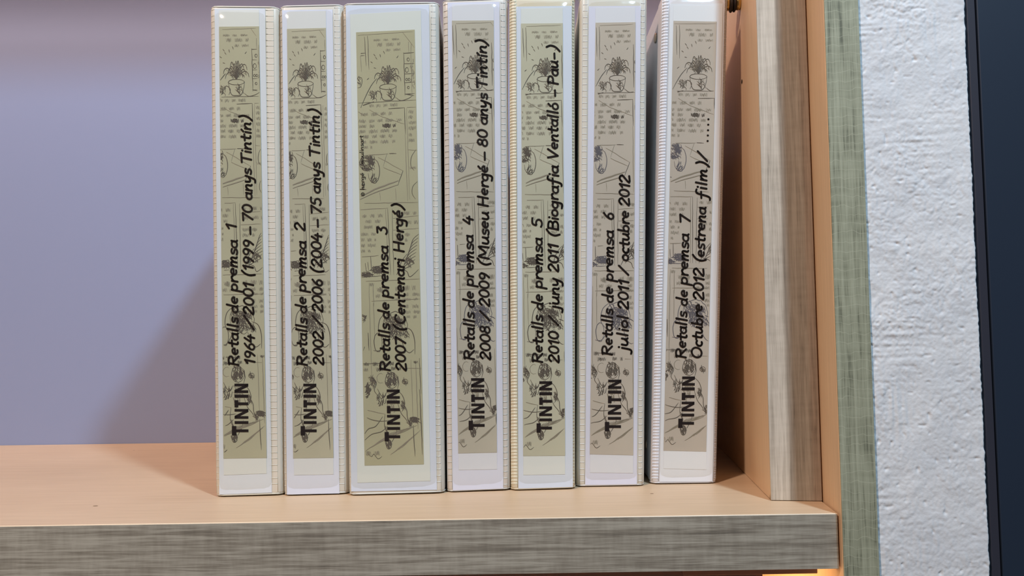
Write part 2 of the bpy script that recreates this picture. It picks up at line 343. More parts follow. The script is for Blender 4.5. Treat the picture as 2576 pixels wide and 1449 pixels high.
# ------------------------------------------------------------------ stroke font for the handwriting (x advance, cap height 1)
def arc(cx, cy, rx, ry, a0, a1, n=10):
    return [(cx+rx*math.cos(R(a0+(a1-a0)*k/n)), cy+ry*math.sin(R(a0+(a1-a0)*k/n))) for k in range(n+1)]
G = {
 'R': (0.72, [[(0.06,0),(0.08,0.98)], [(0.0,0.95),(0.3,1.0)]+arc(0.32,0.76,0.27,0.22,80,-85)+[(0.1,0.52)], [(0.22,0.52),(0.66,0.0)]]),
 'e': (0.56, [[(0.06,0.32),(0.46,0.36)]+arc(0.27,0.33,0.21,0.27,20,300,14)]),
 't': (0.48, [[(0.24,0.92),(0.22,0.2),(0.27,0.02),(0.38,0.02)], [(0.02,0.58),(0.44,0.62)]]),
 'a': (0.58, [arc(0.25,0.28,0.22,0.27,60,330,12)+[(0.44,0.5)], [(0.45,0.58),(0.43,0.12),(0.52,0.0)]]),
 'l': (0.30, [[(0.14,1.08),(0.12,0.0)]]),
 's': (0.46, [arc(0.25,0.44,0.17,0.14,40,230,8)+arc(0.22,0.15,0.19,0.15,70,-140,10)]),
 'd': (0.60, [arc(0.24,0.27,0.21,0.27,60,330,12)+[(0.44,0.4)], [(0.48,1.1),(0.43,0.14),(0.5,0.0)]]),
 'p': (0.58, [[(0.10,0.58),(0.08,-0.46)], arc(0.28,0.29,0.21,0.27,140,-140,14)]),
 'r': (0.46, [[(0.10,0.58),(0.10,0.0)], [(0.10,0.34),(0.2,0.54),(0.36,0.6),(0.42,0.5)]]),
 'm': (0.78, [[(0.08,0.58),(0.06,0.0)], [(0.07,0.3),(0.2,0.56),(0.3,0.56),(0.34,0.4),(0.33,0.02)], [(0.34,0.3),(0.48,0.56),(0.58,0.56),(0.62,0.4),(0.6,0.1),(0.68,0.0)]]),
 'n': (0.58, [[(0.08,0.58),(0.08,0.0)], [(0.08,0.3),(0.24,0.56),(0.38,0.56),(0.42,0.4),(0.41,0.1),(0.48,0.0)]]),
 'y': (0.56, [[(0.06,0.58),(0.10,0.2),(0.22,0.12),(0.40,0.3)], [(0.46,0.58),(0.40,0.1),(0.30,-0.34),(0.10,-0.38)]]),
 'T': (0.66, [[(0.0,0.96),(0.62,1.0)], [(0.32,0.96),(0.28,0.0)]]),
 'i': (0.26, [[(0.12,0.58),(0.12,0.0)], [(0.15,0.86),(0.15,0.88)]]),
 'í': (0.28, [[(0.12,0.56),(0.12,0.0)], [(0.12,0.76),(0.24,0.96)]]),
 'H': (0.78, [[(0.08,1.0),(0.06,0.0)], [(0.62,1.02),(0.6,0.0)], [(0.08,0.5),(0.6,0.52)]]),
 'g': (0.58, [arc(0.25,0.30,0.21,0.26,60,330,12)+[(0.44,0.44)], [(0.46,0.58),(0.44,-0.2),(0.34,-0.4),(0.10,-0.36)]]),
 'é': (0.56, [[(0.06,0.32),(0.46,0.36)]+arc(0.27,0.33,0.21,0.27,20,300,14), [(0.24,0.78),(0.38,0.98)]]),
 'M': (0.96, [[(0.06,0.0),(0.12,1.0),(0.42,0.3),(0.74,1.0),(0.80,0.0)]]),
 'u': (0.60, [[(0.08,0.58),(0.08,0.14),(0.2,0.0),(0.34,0.08),(0.44,0.3)], [(0.46,0.58),(0.45,0.1),(0.54,0.0)]]),
 'C': (0.66, [arc(0.36,0.5,0.32,0.5,50,300,16)]),
 'B': (0.66, [[(0.08,1.0),(0.06,0.0)], [(0.06,1.0),(0.3,1.0)]+arc(0.32,0.77,0.22,0.22,80,-80,8)+[(0.12,0.54)], [(0.14,0.54)]+arc(0.32,0.27,0.27,0.27,80,-90,10)+[(0.04,0.0)]]),
 'o': (0.54, [arc(0.25,0.29,0.21,0.28,90,450,16)]),
 'ó': (0.54, [arc(0.25,0.29,0.21,0.28,90,450,16), [(0.22,0.76),(0.36,0.98)]]),
 'f': (0.54, [[(0.52,1.0),(0.38,1.04),(0.28,0.86),(0.22,0.0),(0.14,-0.34),(0.0,-0.36)], [(0.04,0.5),(0.42,0.54)]]),
 'V': (0.68, [[(0.02,1.0),(0.26,0.0),(0.62,1.0)]]),
 'P': (0.62, [[(0.08,1.0),(0.06,0.0)], [(0.02,0.98),(0.3,1.0)]+arc(0.32,0.74,0.24,0.24,80,-85)+[(0.1,0.48)]]),
 'j': (0.34, [[(0.20,0.58),(0.18,-0.2),(0.08,-0.38),(-0.08,-0.34)], [(0.22,0.86),(0.22,0.88)]]),
 'J': (0.34, [[(0.20,0.58),(0.18,-0.2),(0.08,-0.38),(-0.08,-0.34)]]),
 'b': (0.60, [[(0.10,1.1),(0.08,0.05)], arc(0.29,0.28,0.21,0.27,140,-140,14)]),
 'c': (0.48, [arc(0.27,0.29,0.21,0.28,50,300,12)]),
 'O': (0.86, [arc(0.40,0.5,0.36,0.5,90,450,20)]),
 '0': (0.68, [arc(0.33,0.5,0.26,0.48,90,450,18)]),
 '1': (0.46, [[(0.08,0.72),(0.30,0.98),(0.26,0.0)]]),
 '2': (0.66, [[(0.06,0.76)]+arc(0.31,0.74,0.22,0.24,150,-20,8)+[(0.06,0.02),(0.58,0.03)]]),
 '3': (0.62, [[(0.10,0.98),(0.50,0.98),(0.26,0.6)]+arc(0.28,0.31,0.24,0.30,80,-140,12)]),
 '4': (0.66, [[(0.28,0.98),(0.04,0.36),(0.58,0.38)], [(0.44,0.62),(0.38,0.0)]]),
 '5': (0.62, [[(0.54,0.98),(0.18,0.96),(0.12,0.56)]+arc(0.27,0.31,0.25,0.30,110,-140,12)]),
 '6': (0.62, [[(0.46,0.98),(0.22,0.7)]+arc(0.29,0.28,0.22,0.27,160,510,14)]),
 '7': (0.62, [[(0.02,0.94),(0.56,0.98),(0.20,0.0)]]),
 '8': (0.64, [arc(0.31,0.74,0.20,0.23,-90,270,14), arc(0.30,0.26,0.25,0.25,90,450,14)]),
 '9': (0.64, [arc(0.30,0.70,0.22,0.26,20,380,14)+[(0.48,0.4),(0.28,0.0)]]),
 '/': (0.50, [[(0.02,0.0),(0.44,0.96)]]),
 '(': (0.36, [[(0.40,1.14),(0.16,0.8),(0.08,0.3),(0.20,-0.18)]]),
 ')': (0.36, [[(0.14,1.12),(0.28,0.7),(0.22,0.2),(0.0,-0.2)]]),
 '-': (0.60, [[(0.04,0.40),(0.52,0.42)]]),
 'h': (0.58, [[(0.10,1.1),(0.08,0.0)], [(0.08,0.3),(0.24,0.56),(0.38,0.56),(0.42,0.4),(0.42,0.0)]]),
 '©': (1.0, [arc(0.45,0.4,0.42,0.46,0,360,20), arc(0.45,0.4,0.17,0.2,50,310,10)]),
}
def smooth_line(p, sub=3):
    if len(p) < 4: return p
    out = []
    for i in range(len(p)-1):
        a, b, c, d = p[max(i-1,0)], p[i], p[i+1], p[min(i+2,len(p)-1)]
        # keep corners sharp
        for k in range(sub):
            t = k/sub
            out.append(tuple(0.5*((2*b[q])+(-a[q]+c[q])*t+(2*a[q]-5*b[q]+4*c[q]-d[q])*t*t+(-a[q]+3*b[q]-3*c[q]+d[q])*t**3) for q in (0,1)))
    out.append(p[-1]); return out
def ribbon(pts, wd, V, F, fn, caps=True, taper=False):
    """flat pen stroke through 2-D pixel points; fn maps a pixel to a point on the paper"""
    n = len(pts)
    for i in range(n-1):
        (x0,y0),(x1,y1) = pts[i], pts[i+1]; d = math.hypot(x1-x0, y1-y0)
        if d < 1e-6: continue
        w0 = w1 = wd/2
        if taper: w0 *= 0.35+0.65*math.sin(math.pi*min(1,(i+0.6)/n)); w1 *= 0.35+0.65*math.sin(math.pi*min(1,(i+1.4)/n)) if i < n-2 else 0.3
        nx, ny = -(y1-y0)/d, (x1-x0)/d; b = len(V)
        V += [fn(x0+nx*w0,y0+ny*w0), fn(x0-nx*w0,y0-ny*w0), fn(x1-nx*w1,y1-ny*w1), fn(x1+nx*w1,y1+ny*w1)]
        F.append((b,b+1,b+2,b+3))
    if caps:
        for (x,y) in (pts if len(pts) < 40 else [pts[0], pts[-1]]):
            b = len(V); V += [fn(x+wd/2*math.cos(2*math.pi*k/10), y+wd/2*math.sin(2*math.pi*k/10)) for k in range(10)]; F.append(tuple(range(b, b+10)))
def write_up(text, ys, ye, bs, be, cap, wd, V, F, fn, slant=0.17, rnd=None):
    """text running up the spine from pixel row ys to ye with its baseline at pixel column bs..be"""
    adv = sum(G[c][0] for c in text) - 0.1; k = (ys-ye)/adv; x = 0.0
    for c in text:
        wj, strokes = G[c]; jy = rnd.uniform(-0.03, 0.03) if rnd else 0
        for st in strokes:
            q = []
            for (gx, gy) in (smooth_line(st) if len(st) > 3 else st):
                t = (x+gx)/adv; py = ys - k*(x+gx) - slant*gy*cap; px = bs + (be-bs)*t - (gy+jy)*cap
                q.append((px, py))
            if len(q) == 2 and math.hypot(q[0][0]-q[1][0], q[0][1]-q[1][1]) < 1.2: q = [q[0], (q[1][0]-0.6, q[1][1])]
            ribbon(q, wd, V, F, fn)
        x += wj
TIT = [('T',0,85),('I',105,130),('N',152,240),('T',255,320),('I',343,370),('N',387,470)]
def title(ys, ye, base0, base1, big, small, V, F, fn):
    def P(t, hgt):   # t 0..470 along, hgt = distance left of baseline in px
        return fn(base0+(base1-base0)*t/470 - hgt, ys+(ye-ys)*t/470)
    def poly(pts):
        b = len(V); V.extend(P(*p) for p in pts); F.append(tuple(range(b, b+len(pts))))
    for ch, a, b in TIT:
        hh = big if (ch == 'T' and a == 0) else small
        if ch == 'I': poly([(a,0),(b,0),(b,hh),(a,hh)])
        elif ch == 'T':
            m = (a+b)/2; s = 12.5; c = hh*0.27
            poly([(m-s,0),(m+s,0),(m+s,hh-c),(m-s,hh-c)]); poly([(a,hh-c),(b,hh-c),(b,hh),(a,hh)])
        else:
            s = 23
            poly([(a,0),(a+s,0),(a+s,hh),(a,hh)]); poly([(b-s,0),(b,0),(b,hh),(b-s,hh)]); poly([(a,hh),(a+s+3,hh),(b,0),(b-s-3,0)])

# ------------------------------------------------------------------ generic pencil page (frames, illegible rows, shrubs and furniture), in master strip pixels (0..149, 0..1088)
def sketch_strokes():
    rnd = random.Random(11); S = []     # (tone, width, pts)
    def ln(tone, wd, *p, j=0.5):
        q = []
        for i in range(len(p)-1):
            n = max(2, int(math.hypot(p[i+1][0]-p[i][0], p[i+1][1]-p[i][1])/12))
            for k in range(n): t = k/n; q.append((p[i][0]+(p[i+1][0]-p[i][0])*t+rnd.uniform(-j,j), p[i][1]+(p[i+1][1]-p[i][1])*t+rnd.uniform(-j,j)))
        q.append(p[-1]); S.append((tone, wd, q))
    def cv(tone, wd, *p): S.append((tone, wd, smooth_line(list(p), 5)))
    def scrib(u0, u1, v, hgt=7, tone=0, wd=0.9):   # illegible row
        u = u0
        while u < u1-4:
            wl = rnd.uniform(10, 24); q = []; e = min(u+wl, u1)
            while u < e:
                q.append((u, v+hgt*0.62*rnd.uniform(0.5, 1)*(1 if len(q) % 2 else -1))); u += rnd.uniform(1.0, 2.3)
            if len(q) > 2: S.append((tone, wd, smooth_line(q, 3)))
            u += rnd.uniform(4, 8)
    def hatch(cx, cy, rx, ry, n, tone=1, wd=1.1, ang=1.0, amp=2.5):
        for _ in range(n):
            a = rnd.uniform(0, 6.28); r = math.sqrt(rnd.random())*0.85; x, y = cx+rx*r*math.cos(a), cy+ry*r*math.sin(a)
            l = rnd.uniform(4, 9); t = ang+rnd.uniform(-0.5, 0.5)
            cv(tone, wd, (x-l*math.cos(t), y-l*math.sin(t)), (x+rnd.uniform(-amp,amp), y+rnd.uniform(-amp,amp)), (x+l*0.6*math.cos(t), y+l*0.6*math.sin(t)), (x+l*math.cos(t+0.4), y+l*math.sin(t+0.4)))
    def oval(cx, cy, rx, ry, tone=1, wd=1.3, a0=0, a1=380, wob=0.05):
        S.append((tone, wd, [(cx+rx*(1+rnd.uniform(-wob,wob))*math.cos(R(a0+(a1-a0)*k/22)), cy+ry*(1+rnd.uniform(-wob,wob))*math.sin(R(a0+(a1-a0)*k/22))) for k in range(23)]))
    # panel 1: window lines, fern in a pot on a desk, little drawer cabinet
    ln(1,1.2,(21,12),(24,86)); ln(1,1.2,(29,10),(31,95)); ln(0,1,(10,60),(12,100)); ln(1,1.8,(0,55),(22,53)); ln(1,1.5,(0,60),(20,59)); ln(0,1,(118,5),(147,45)); ln(0,0.8,(4,8),(144,5))
    scrib(44,110,22,5); scrib(52,112,34,8); scrib(74,112,48,6)
    for u, v, a in ((50,68,0.8),(46,60,0.8),(38,77,0.5),(46,92,0.2),(70,54,1.2),(104,66,-0.8),(28,118,-0.5),(60,62,1.2)):
        ln(1,1.3,(u-3*math.cos(a),v-4*math.sin(a)),(u+3*math.cos(a),v+4*math.sin(a)))
    for k in range(13):      # arching fern leaves
        a = R(200+k*11.5); r = 30+rnd.uniform(-5,7); cx, cy = 78, 128
        ex, ey = cx+r*1.05*math.cos(a), cy+r*1.35*math.sin(a)
        cv(1,1.6,(cx,cy+6),(cx+(ex-cx)*0.35,cy+(ey-cy)*0.55),(cx+(ex-cx)*0.75,cy+(ey-cy)*0.95),(ex,ey+6),(ex+3*math.cos(a),ey+16))
        for q in (0.45, 0.7, 0.9): ln(0,1,(cx+(ex-cx)*q,cy+(ey-cy)*q),(cx+(ex-cx)*q+5,cy+(ey-cy)*q+6),j=0.2)
    hatch(80,118,18,16,26); oval(78,140,21,7); cv(1,1.6,(57,140),(60,158),(66,172),(78,174),(90,172),(97,156),(99,140)); hatch(86,158,8,12,14)
    cv(1,1.4,(8,190),(22,160),(36,135),(50,118)); cv(1,1.3,(38,172),(50,150),(62,158),(58,172)); hatch(40,160,12,12,14); cv(1,1.3,(98,168),(110,176),(128,172),(140,165))
    for v in (58, 84, 110, 132, 160): ln(1,1.6 if v == 58 else 1.1,(120,v),(146,v+rnd.uniform(-1,1)))
    ln(1,1.5,(120,56),(121,164)); ln(0,1.1,(138,52),(139,162)); oval(127,100,4,6); oval(131,74,3,4); oval(126,124,2.5,3); oval(132,124,2.5,3); oval(130,144,2.5,3); hatch(142,110,5,50,16,0,1.0,1.5); ln(1,2,(122,160),(144,165)); ln(0,1,(132,30),(133,58)); ln(0,1,(140,35),(138,58))
    ln(1,1.1,(2,178),(148,176)); ln(1,2.4,(14,184),(42,176)); scrib(30,110,186,8)
    hatch(4,120,6,14,8); cv(1,1.2,(0,112),(12,116),(10,136),(0,140))
    # text rows under panel 1
    for v, a, b in ((207,8,88),(224,2,112),(237,2,45),(250,2,100),(263,12,88),(277,10,95),(290,14,36)): scrib(a,b,v,8)
    scrib(62,96,237,9,1,1.8); scrib(64,94,238,9,1,1.6)
    ln(1,1.5,(78,195),(119,194)); ln(1,1.4,(119,194),(120,262)); ln(0,1.2,(119,262),(122,428)); ln(0,1,(124,196),(127,425)); ln(0,1,(125,194),(148,194))
    for v in (205,218,232,246,262,276): scrib(128,148,v,8)
    ln(0,1,(30,196),(60,214),(118,235)); ln(0,0.9,(2,200),(20,212))
    # panel 2: leaning board, dark shrub, plank
    ln(0,1.1,(0,310),(76,308)); ln(0,1,(50,316),(112,352)); ln(0,1,(72,308),(62,340)); ln(0,1,(62,342),(108,362)); ln(1,1.3,(112,352),(98,388)); ln(1,1.4,(78,308),(96,308))
    hatch(22,332,18,18,46,2,1.3,0.6); hatch(34,322,10,12,26,2,1.3,1.2); oval(38,350,15,30,2,1.5,-100,170); oval(20,330,17,18,2,1.4); hatch(38,368,8,14,14,2,1.1,2.0)
    cv(2,1.6,(8,366),(14,382),(10,392),(18,396)); ln(0,3.2,(4,412),(40,396),(100,376)); ln(0,2,(2,420),(40,404),(100,386)); ln(0,1,(0,430),(148,432)); ln(0,0.9,(52,404),(53,425)); ln(0,0.9,(92,395),(93,425))
    cv(1,1.3,(146,300),(134,318),(132,340),(140,352)); cv(1,1.2,(148,380),(136,392),(134,410),(142,424)); ln(0,1,(126,300),(148,302)); scrib(128,148,345,6)
    # panel 3
    ln(0,1.3,(2,446),(72,444)); ln(1,1.3,(71,446),(75,612)); ln(0,1.3,(66,446),(70,612)); ln(1,1,(82,446),(83,612)); ln(0,1.1,(84,470),(148,466)); ln(0,1.1,(84,500),(148,497))
    for v, a, b in ((462,6,62),(476,14,62),(490,10,60),(508,2,45),(522,2,42),(536,2,44),(550,2,26)): scrib(a,b,v,8)
    for v, a, b in ((458,88,148),(482,90,148),(512,88,128),(526,88,120)): scrib(a,b,v,8)
    ln(0,1.2,(4,564),(46,562)); ln(1,1.2,(26,564),(27,600)); ln(1,1.1,(12,580),(14,606)); ln(1,1.1,(18,578),(20,602)); hatch(40,598,14,10,44,2,1.4,0.1); hatch(14,608,14,7,34,2,1.3,0.1); ln(2,1.5,(28,592),(52,588),(54,610)); ln(2,1.3,(2,616),(54,613))
    # drapery folds at the right
    for k in range(9): cv(1,1.4,(148-k*1.5,512+k*9),(134-k*2.5,524+k*9),(126-k*2.6,545+k*7),(118-k*2,566+k*5))
    cv(1,1.5,(118,560),(104,578),(96,600),(90,612)); cv(1,1.5,(98,598),(116,604),(124,618),(146,600)); hatch(122,580,12,12,20)
    # panel 4: rows, frame, big shrub
    ln(0,1.2,(0,626),(148,624)); ln(0,1.1,(30,632),(31,690)); ln(0,1,(20,628),(22,880)); ln(0,1.1,(26,676),(148,674)); ln(0,0.9,(30,680),(32,760))
    scrib(22,34,634,7); scrib(40,70,648,12,0,1.2); scrib(86,140,646,12); scrib(36,72,664,8); scrib(108,148,662,8); scrib(84,148,674,6); scrib(108,148,692,9); scrib(104,148,706,8); scrib(112,140,718,8)
    hatch(78,726,22,20,60,2,1.5,0.7); hatch(96,740,16,26,48,2,1.4,1.1); hatch(80,752,14,22,36,2,1.3,1.4); oval(84,738,30,34,2,1.4,150,420); oval(78,745,8,9,2,1.3); oval(88,764,9,11,2,1.3)
    cv(2,1.6,(62,706),(46,722),(42,752),(56,772)); oval(40,780,10,24,2,1.6); cv(2,1.5,(28,800),(44,800),(56,782),(60,762)); cv(2,1.8,(108,744),(124,752),(132,776),(132,812)); cv(2,1.6,(98,770),(106,796),(118,808),(130,800)); hatch(112,760,6,12,12,2)
    ln(1,1.6,(15,755),(17,800)); cv(2,1.6,(0,712),(8,716),(12,712),(4,730)); hatch(4,716,4,8,8,2); cv(1,1.2,(0,780),(6,790),(2,800))
    # panel 5: dead tree and basket on sloping ground
    scrib(2,80,834,8,1,1.0); ln(1,1.0,(2,832),(70,834)); scrib(2,14,848,8); scrib(34,62,848,9,1,1.0); scrib(72,98,846,10,1,1.0); scrib(128,146,832,6,1,1.2); ln(1,1.4,(143,822),(145,912)); ln(0,1.1,(122,826),(124,980)); ln(0,1.2,(102,846),(148,848))
    hatch(72,872,15,17,50,1,1.5,1.3); oval(72,876,16,20,1,1.3); hatch(64,884,6,8,14); cv(1,1.5,(88,866),(90,884),(86,900)); oval(106,880,7,6,1,1.2); hatch(106,880,5,4,8); oval(45,870,10,12,0,1.1,60,300)
    cv(1,1.5,(84,900),(98,914),(104,936),(96,956)); cv(1,1.6,(96,928),(108,950),(110,970),(116,984)); cv(1,1.4,(86,932),(94,958),(106,974),(112,986)); hatch(100,942,6,14,16,1,1.1,1.2)
    cv(1,1.5,(26,868),(34,882),(28,900),(38,914)); hatch(24,876,8,16,22); hatch(12,900,6,20,26,1,2.0,2.0); cv(1,1.4,(36,896),(44,912),(52,916),(60,904)); hatch(46,924,14,18,22,1,1.3,1.5); hatch(72,930,14,34,50,0,1.2,1.5)
    cv(1,1.6,(2,1008),(12,996),(30,990),(48,966)); cv(1,1.4,(8,968),(22,974),(44,978),(66,976)); cv(1,1.5,(2,1024),(20,1010),(44,1004),(60,990)); ln(0,1.2,(10,950),(54,960)); cv(1,1.3,(54,960),(52,990),(62,1020),(56,1044))
    hatch(128,976,10,7,30,1,1.7,0.1); ln(1,1.4,(118,970),(146,986)); hatch(116,984,5,6,12)
    for k in range(9): ln(0,1.3,(2+k*5,1052-k*3),(70+k*8,1006-k*2),j=1.0)
    for k in range(5): ln(0,1.3,(66+k*7,1062-k*4),(118+k*6,1022-k*5),j=1.0)
    hatch(62,1036,7,10,22,1,1.4,1.2); oval(62,1036,7,12,1,1.2); cv(1,1.5,(70,1030),(80,1012),(84,992)); cv(1,1.4,(54,990),(60,1008),(58,1024))
    ln(1,1.6,(124,990),(127,1068)); ln(1,1.8,(142,900),(146,1064)); ln(0,1.3,(134,830),(136,1000))
    cv(1,1.2,(10,1060),(18,1066),(24,1060),(34,1072),(44,1066)); scrib(4,40,1058,10,0)
    return S
SK = sketch_strokes()

# ------------------------------------------------------------------ binders
white = lambda nme, c, r=0.38: mat(nme, c, r, spec=0.45)
BINS = [
 dict(q=[(527,14),(700,16),(541,1252),(711,1246)], ins=[(540,22),(667,21),(684,1239),(552,1244)], slip=[(551,26),(652,25),(671.2,1190.6),(563.5,1195)], pr=[(551.6,68),(652,67),(671.5,1151.5),(562.7,1153)], off=34, lb=(1,13,15.6,1.4), rb=(-32,-12,15.6,1.6),
      shell=(0.66,0.585,0.45), band=(0.64,0.60,0.47), inst=(0.66,0.66,0.60), slp=(0.68,0.66,0.56), prt=(0.40,0.365,0.25),
      ttl=(1095,965,625.7,625.0,41.5,34.5), lab='first white ring binder from the left, spine numbered 1, dated 1964 to 2001',
      tx=[('Retalls',920,802,600.3,599.5),('de',788,749,598.8,598.4),('premsa',735,607,598,597),('1',581,566,595,595),
          ('1964',918.5,844.5,641,640),('/',830,801,639.5,639),('2001',793,714,638.7,638),('(',696,689,638,638),('1999',682,607,637.5,637),('-',592.4,574,640,640),('70',559,518,636,635.6),('anys',504,428,634.5,633),('Tintín',412.5,311,632.5,631),(')',303,295,630.6,630.6)]),
 dict(q=[(702,14),(863,10),(713,1249),(876,1243)], ins=[(709.7,26),(836.7,24),(854,1241),(722,1244)], slip=[(722,30),(820,28),(839.5,1193),(740.3,1195)], pr=[(722.4,73.5),(820,71),(839.4,1151),(738,1152.6)], off=30, lb=(1,8,15.6,1.0), rb=(-23,-9,15.6,1.8),
      shell=(0.60,0.55,0.44), band=(0.66,0.63,0.54), inst=(0.66,0.655,0.64), slp=(0.67,0.65,0.58), prt=(0.415,0.375,0.27),
      ttl=(1095,965,797,796,40,32.5), lab='second white ring binder from the left, spine numbered 2, dated 2002 to 2006',
      tx=[('Retalls',920,803.5,773,772),('de',788.6,750,771,770.4),('premsa',736,609.8,770,769),('2',581.8,563.8,767,767),
          ('2002',919,837,813.5,812.7),('/',822,801,811.5,811),('2006',786,705.4,811,810.5),('(',687,680,810,810),('2004',673,590,809.5,808.7),('-',574,555.6,810,810),('75',540,501.6,808,807.3),('anys',487.5,412.5,806,805),('Tintín',395.6,294,804,802.5),(')',287,279,802.5,802.5)]),
 dict(q=[(862,8),(1103,4),(877,1249),(1118,1241)], ins=[(870,14),(1079,12),(1099,1232),(883.4,1236)], slip=[(881,37),(1059,27),(1083,1209.5),(899.4,1214)], pr=[(896,82),(1043.3,75.3),(1066.6,1167.5),(917.5,1170.6)], off=0, lb=(1,7,15.6,1.2), rb=(-20,-8,15.6,1.8),
      shell=(0.62,0.57,0.46), band=(0.63,0.61,0.52), inst=(0.60,0.615,0.60), slp=(0.64,0.64,0.55), prt=(0.38,0.345,0.225),
      ttl=(1110,979.5,1007,1005.6,39,32.5), lab='widest white ring binder, third from the left, spine numbered 3, dated 2007',
      tx=[('Retalls',933.3,817.5,981,979.5),('de',802.3,763.7,979,978.5),('premsa',750,621.6,978.2,975.5),('3',592.6,573.6,974,973.5),
          ('2007',934,852.5,1021,1020),('(',832,825,1018,1018),('Centenari',815.7,654,1019.3,1016),('Hergé',635,533,1016,1013.3),(')',527,517,1013,1013)]),
 dict(q=[(1113,-1),(1277,-6),(1124,1241),(1284,1233)], ins=[(1125.8,7),(1256,5),(1266,1229),(1138.8,1234)], slip=[(1137,11),(1242,9),(1250.5,1180),(1153.6,1182)], pr=[(1137,52.7),(1242,52),(1250,1137.8),(1152.8,1140)], off=20, lb=(3,14,15.6,0.9), rb=(-18,-7,15.6,1.6),
      shell=(0.60,0.525,0.42), band=(0.62,0.60,0.52), inst=(0.66,0.64,0.63), slp=(0.68,0.655,0.62), prt=(0.43,0.38,0.30),
      ttl=(1081.5,951,1219,1217.8,40,33), lab='fourth white ring binder from the left, spine numbered 4, dated 2008 to 2009',
      tx=[('Retalls',905.5,789.7,1193.5,1192.2),('de',774.5,736,1192,1191),('premsa',722,594.3,1191,1189.5),('4',566,547,1189,1189),
          ('2008',906.4,823,1232.6,1231.8),('/',807,788,1231,1231),('2009',771.8,689.5,1230.6,1230),('(',670,660,1230,1230),('Museu',653,536.3,1229.3,1228.3),('Hergé',520.6,420,1228,1227),('-',406,386.4,1229,1229),('80',371,330,1226.5,1226.3),('anys',315,239,1226,1225),('Tintín',224,117.7,1224.3,1223.5),(')',114,105,1223,1223)]),
 dict(q=[(1281,-5),(1447,-8),(1285,1236),(1448,1230)], ins=[(1299,17),(1438,15),(1441,1225),(1304,1229)], slip=[(1310.5,22),(1415.5,20),(1421.5,1192.7),(1316.5,1194.7)], pr=[(1310.5,60),(1415.5,59),(1421.6,1145.8),(1316,1146.6)], off=17, lb=(2,17,8.0,4.2), rb=(-9,-3,8.0,3.4),
      shell=(0.62,0.53,0.36), band=(0.66,0.58,0.40), inst=(0.64,0.66,0.64), slp=(0.68,0.67,0.58), prt=(0.46,0.425,0.315),
      ttl=(1088,958.8,1388,1388.5,38.5,32), lab='fifth white ring binder from the left, spine numbered 5, dated 2010 to 2011',
      tx=[('Retalls',912.6,797,1365,1364.6),('de',780.5,743.5,1364.5,1364.2),('premsa',727,601.4,1364,1363.6),('5',574,553.8,1363.5,1363.5),
          ('2010',913.5,836.7,1405,1404.6),('/',819,800,1404,1404),('Juny',781,703,1405,1405),('2011',685,616.6,1404,1403.8),('(',597,587,1403.5,1403.5),('Biografia',580,420,1403.3,1403.8),('Ventalló',401.5,262.8,1403.4,1403),('-',245,230,1406,1406),('Pau',214,156.5,1402.8,1402.5),('-',151,137.4,1404,1404),(')',129,119,1402,1402)]),
 dict(q=[(1459,-8),(1629,-10),(1450,1226),(1622,1223)], ins=[(1481,16),(1611.6,15),(1602,1218),(1472,1220)], slip=[(1498,20),(1598,19),(1592.9,1190),(1484,1188.5)], pr=[(1498,57.8),(1598.5,56.5),(1592.9,1144.7),(1483.7,1142)], off=19, lb=(8,20,15.6,1.6), rb=(-17,-7,15.6,1.8),
      shell=(0.61,0.56,0.44), band=(0.66,0.64,0.57), inst=(0.67,0.65,0.65), slp=(0.69,0.67,0.64), prt=(0.46,0.395,0.325),
      ttl=(1084.4,954.7,1561.6,1562.6,40.5,33), lab='sixth white ring binder from the left, spine numbered 6, dated 2011 to 2012',
      tx=[('Retalls',893.7,780.4,1539.8,1540.5),('de',762,724.7,1540.9,1541.2),('premsa',709,583,1541.6,1542),('6',554.5,538,1543,1543),
          ('juliol',885,797,1578.5,1579.5),('2011',779,707,1580,1580.5),('/',692.5,674,1581,1581),('octubre',657.6,534,1581,1582.5),('2012',519,444,1582.6,1583)]),
 dict(q=[(1665,-12),(1832,-15),(1638,1219),(1803,1217)], ins=[(1685,10),(1818,9),(1792,1211),(1659,1212)], slip=[(1694,14),(1802.5,14),(1776.5,1180.8),(1669,1178.4)], pr=[(1694,53),(1802.5,55),(1776.3,1135.3),(1669,1133)], off=14, lb=(3,18,7.8,4.0), rb=(-9,-1.5,4.2,1.6),
      shell=(0.66,0.62,0.58), band=(0.62,0.60,0.58), inst=(0.73,0.72,0.72), slp=(0.74,0.73,0.73), prt=(0.45,0.385,0.32),
      ttl=(1076,946.8,1745,1747.5,39.5,32), lab='rightmost ring binder, leaning, bright white, spine numbered 7, dated from October 2012',
      tx=[('Retalls',901,787,1725,1727.3),('de',770,732.6,1728,1728.8),('premsa',718,591,1729,1732),('7',562.7,545,1734.6,1734.6),
          ('Octubre',902,768.5,1764,1767),('2012',755.4,678,1768,1769.5),('(',660,650.5,1770,1770),('estrena',648,524,1771,1774.5),('film',502,429,1775.6,1777),(')',419,411,1778,1778),('/',406.6,386.7,1779,1779)]),
]
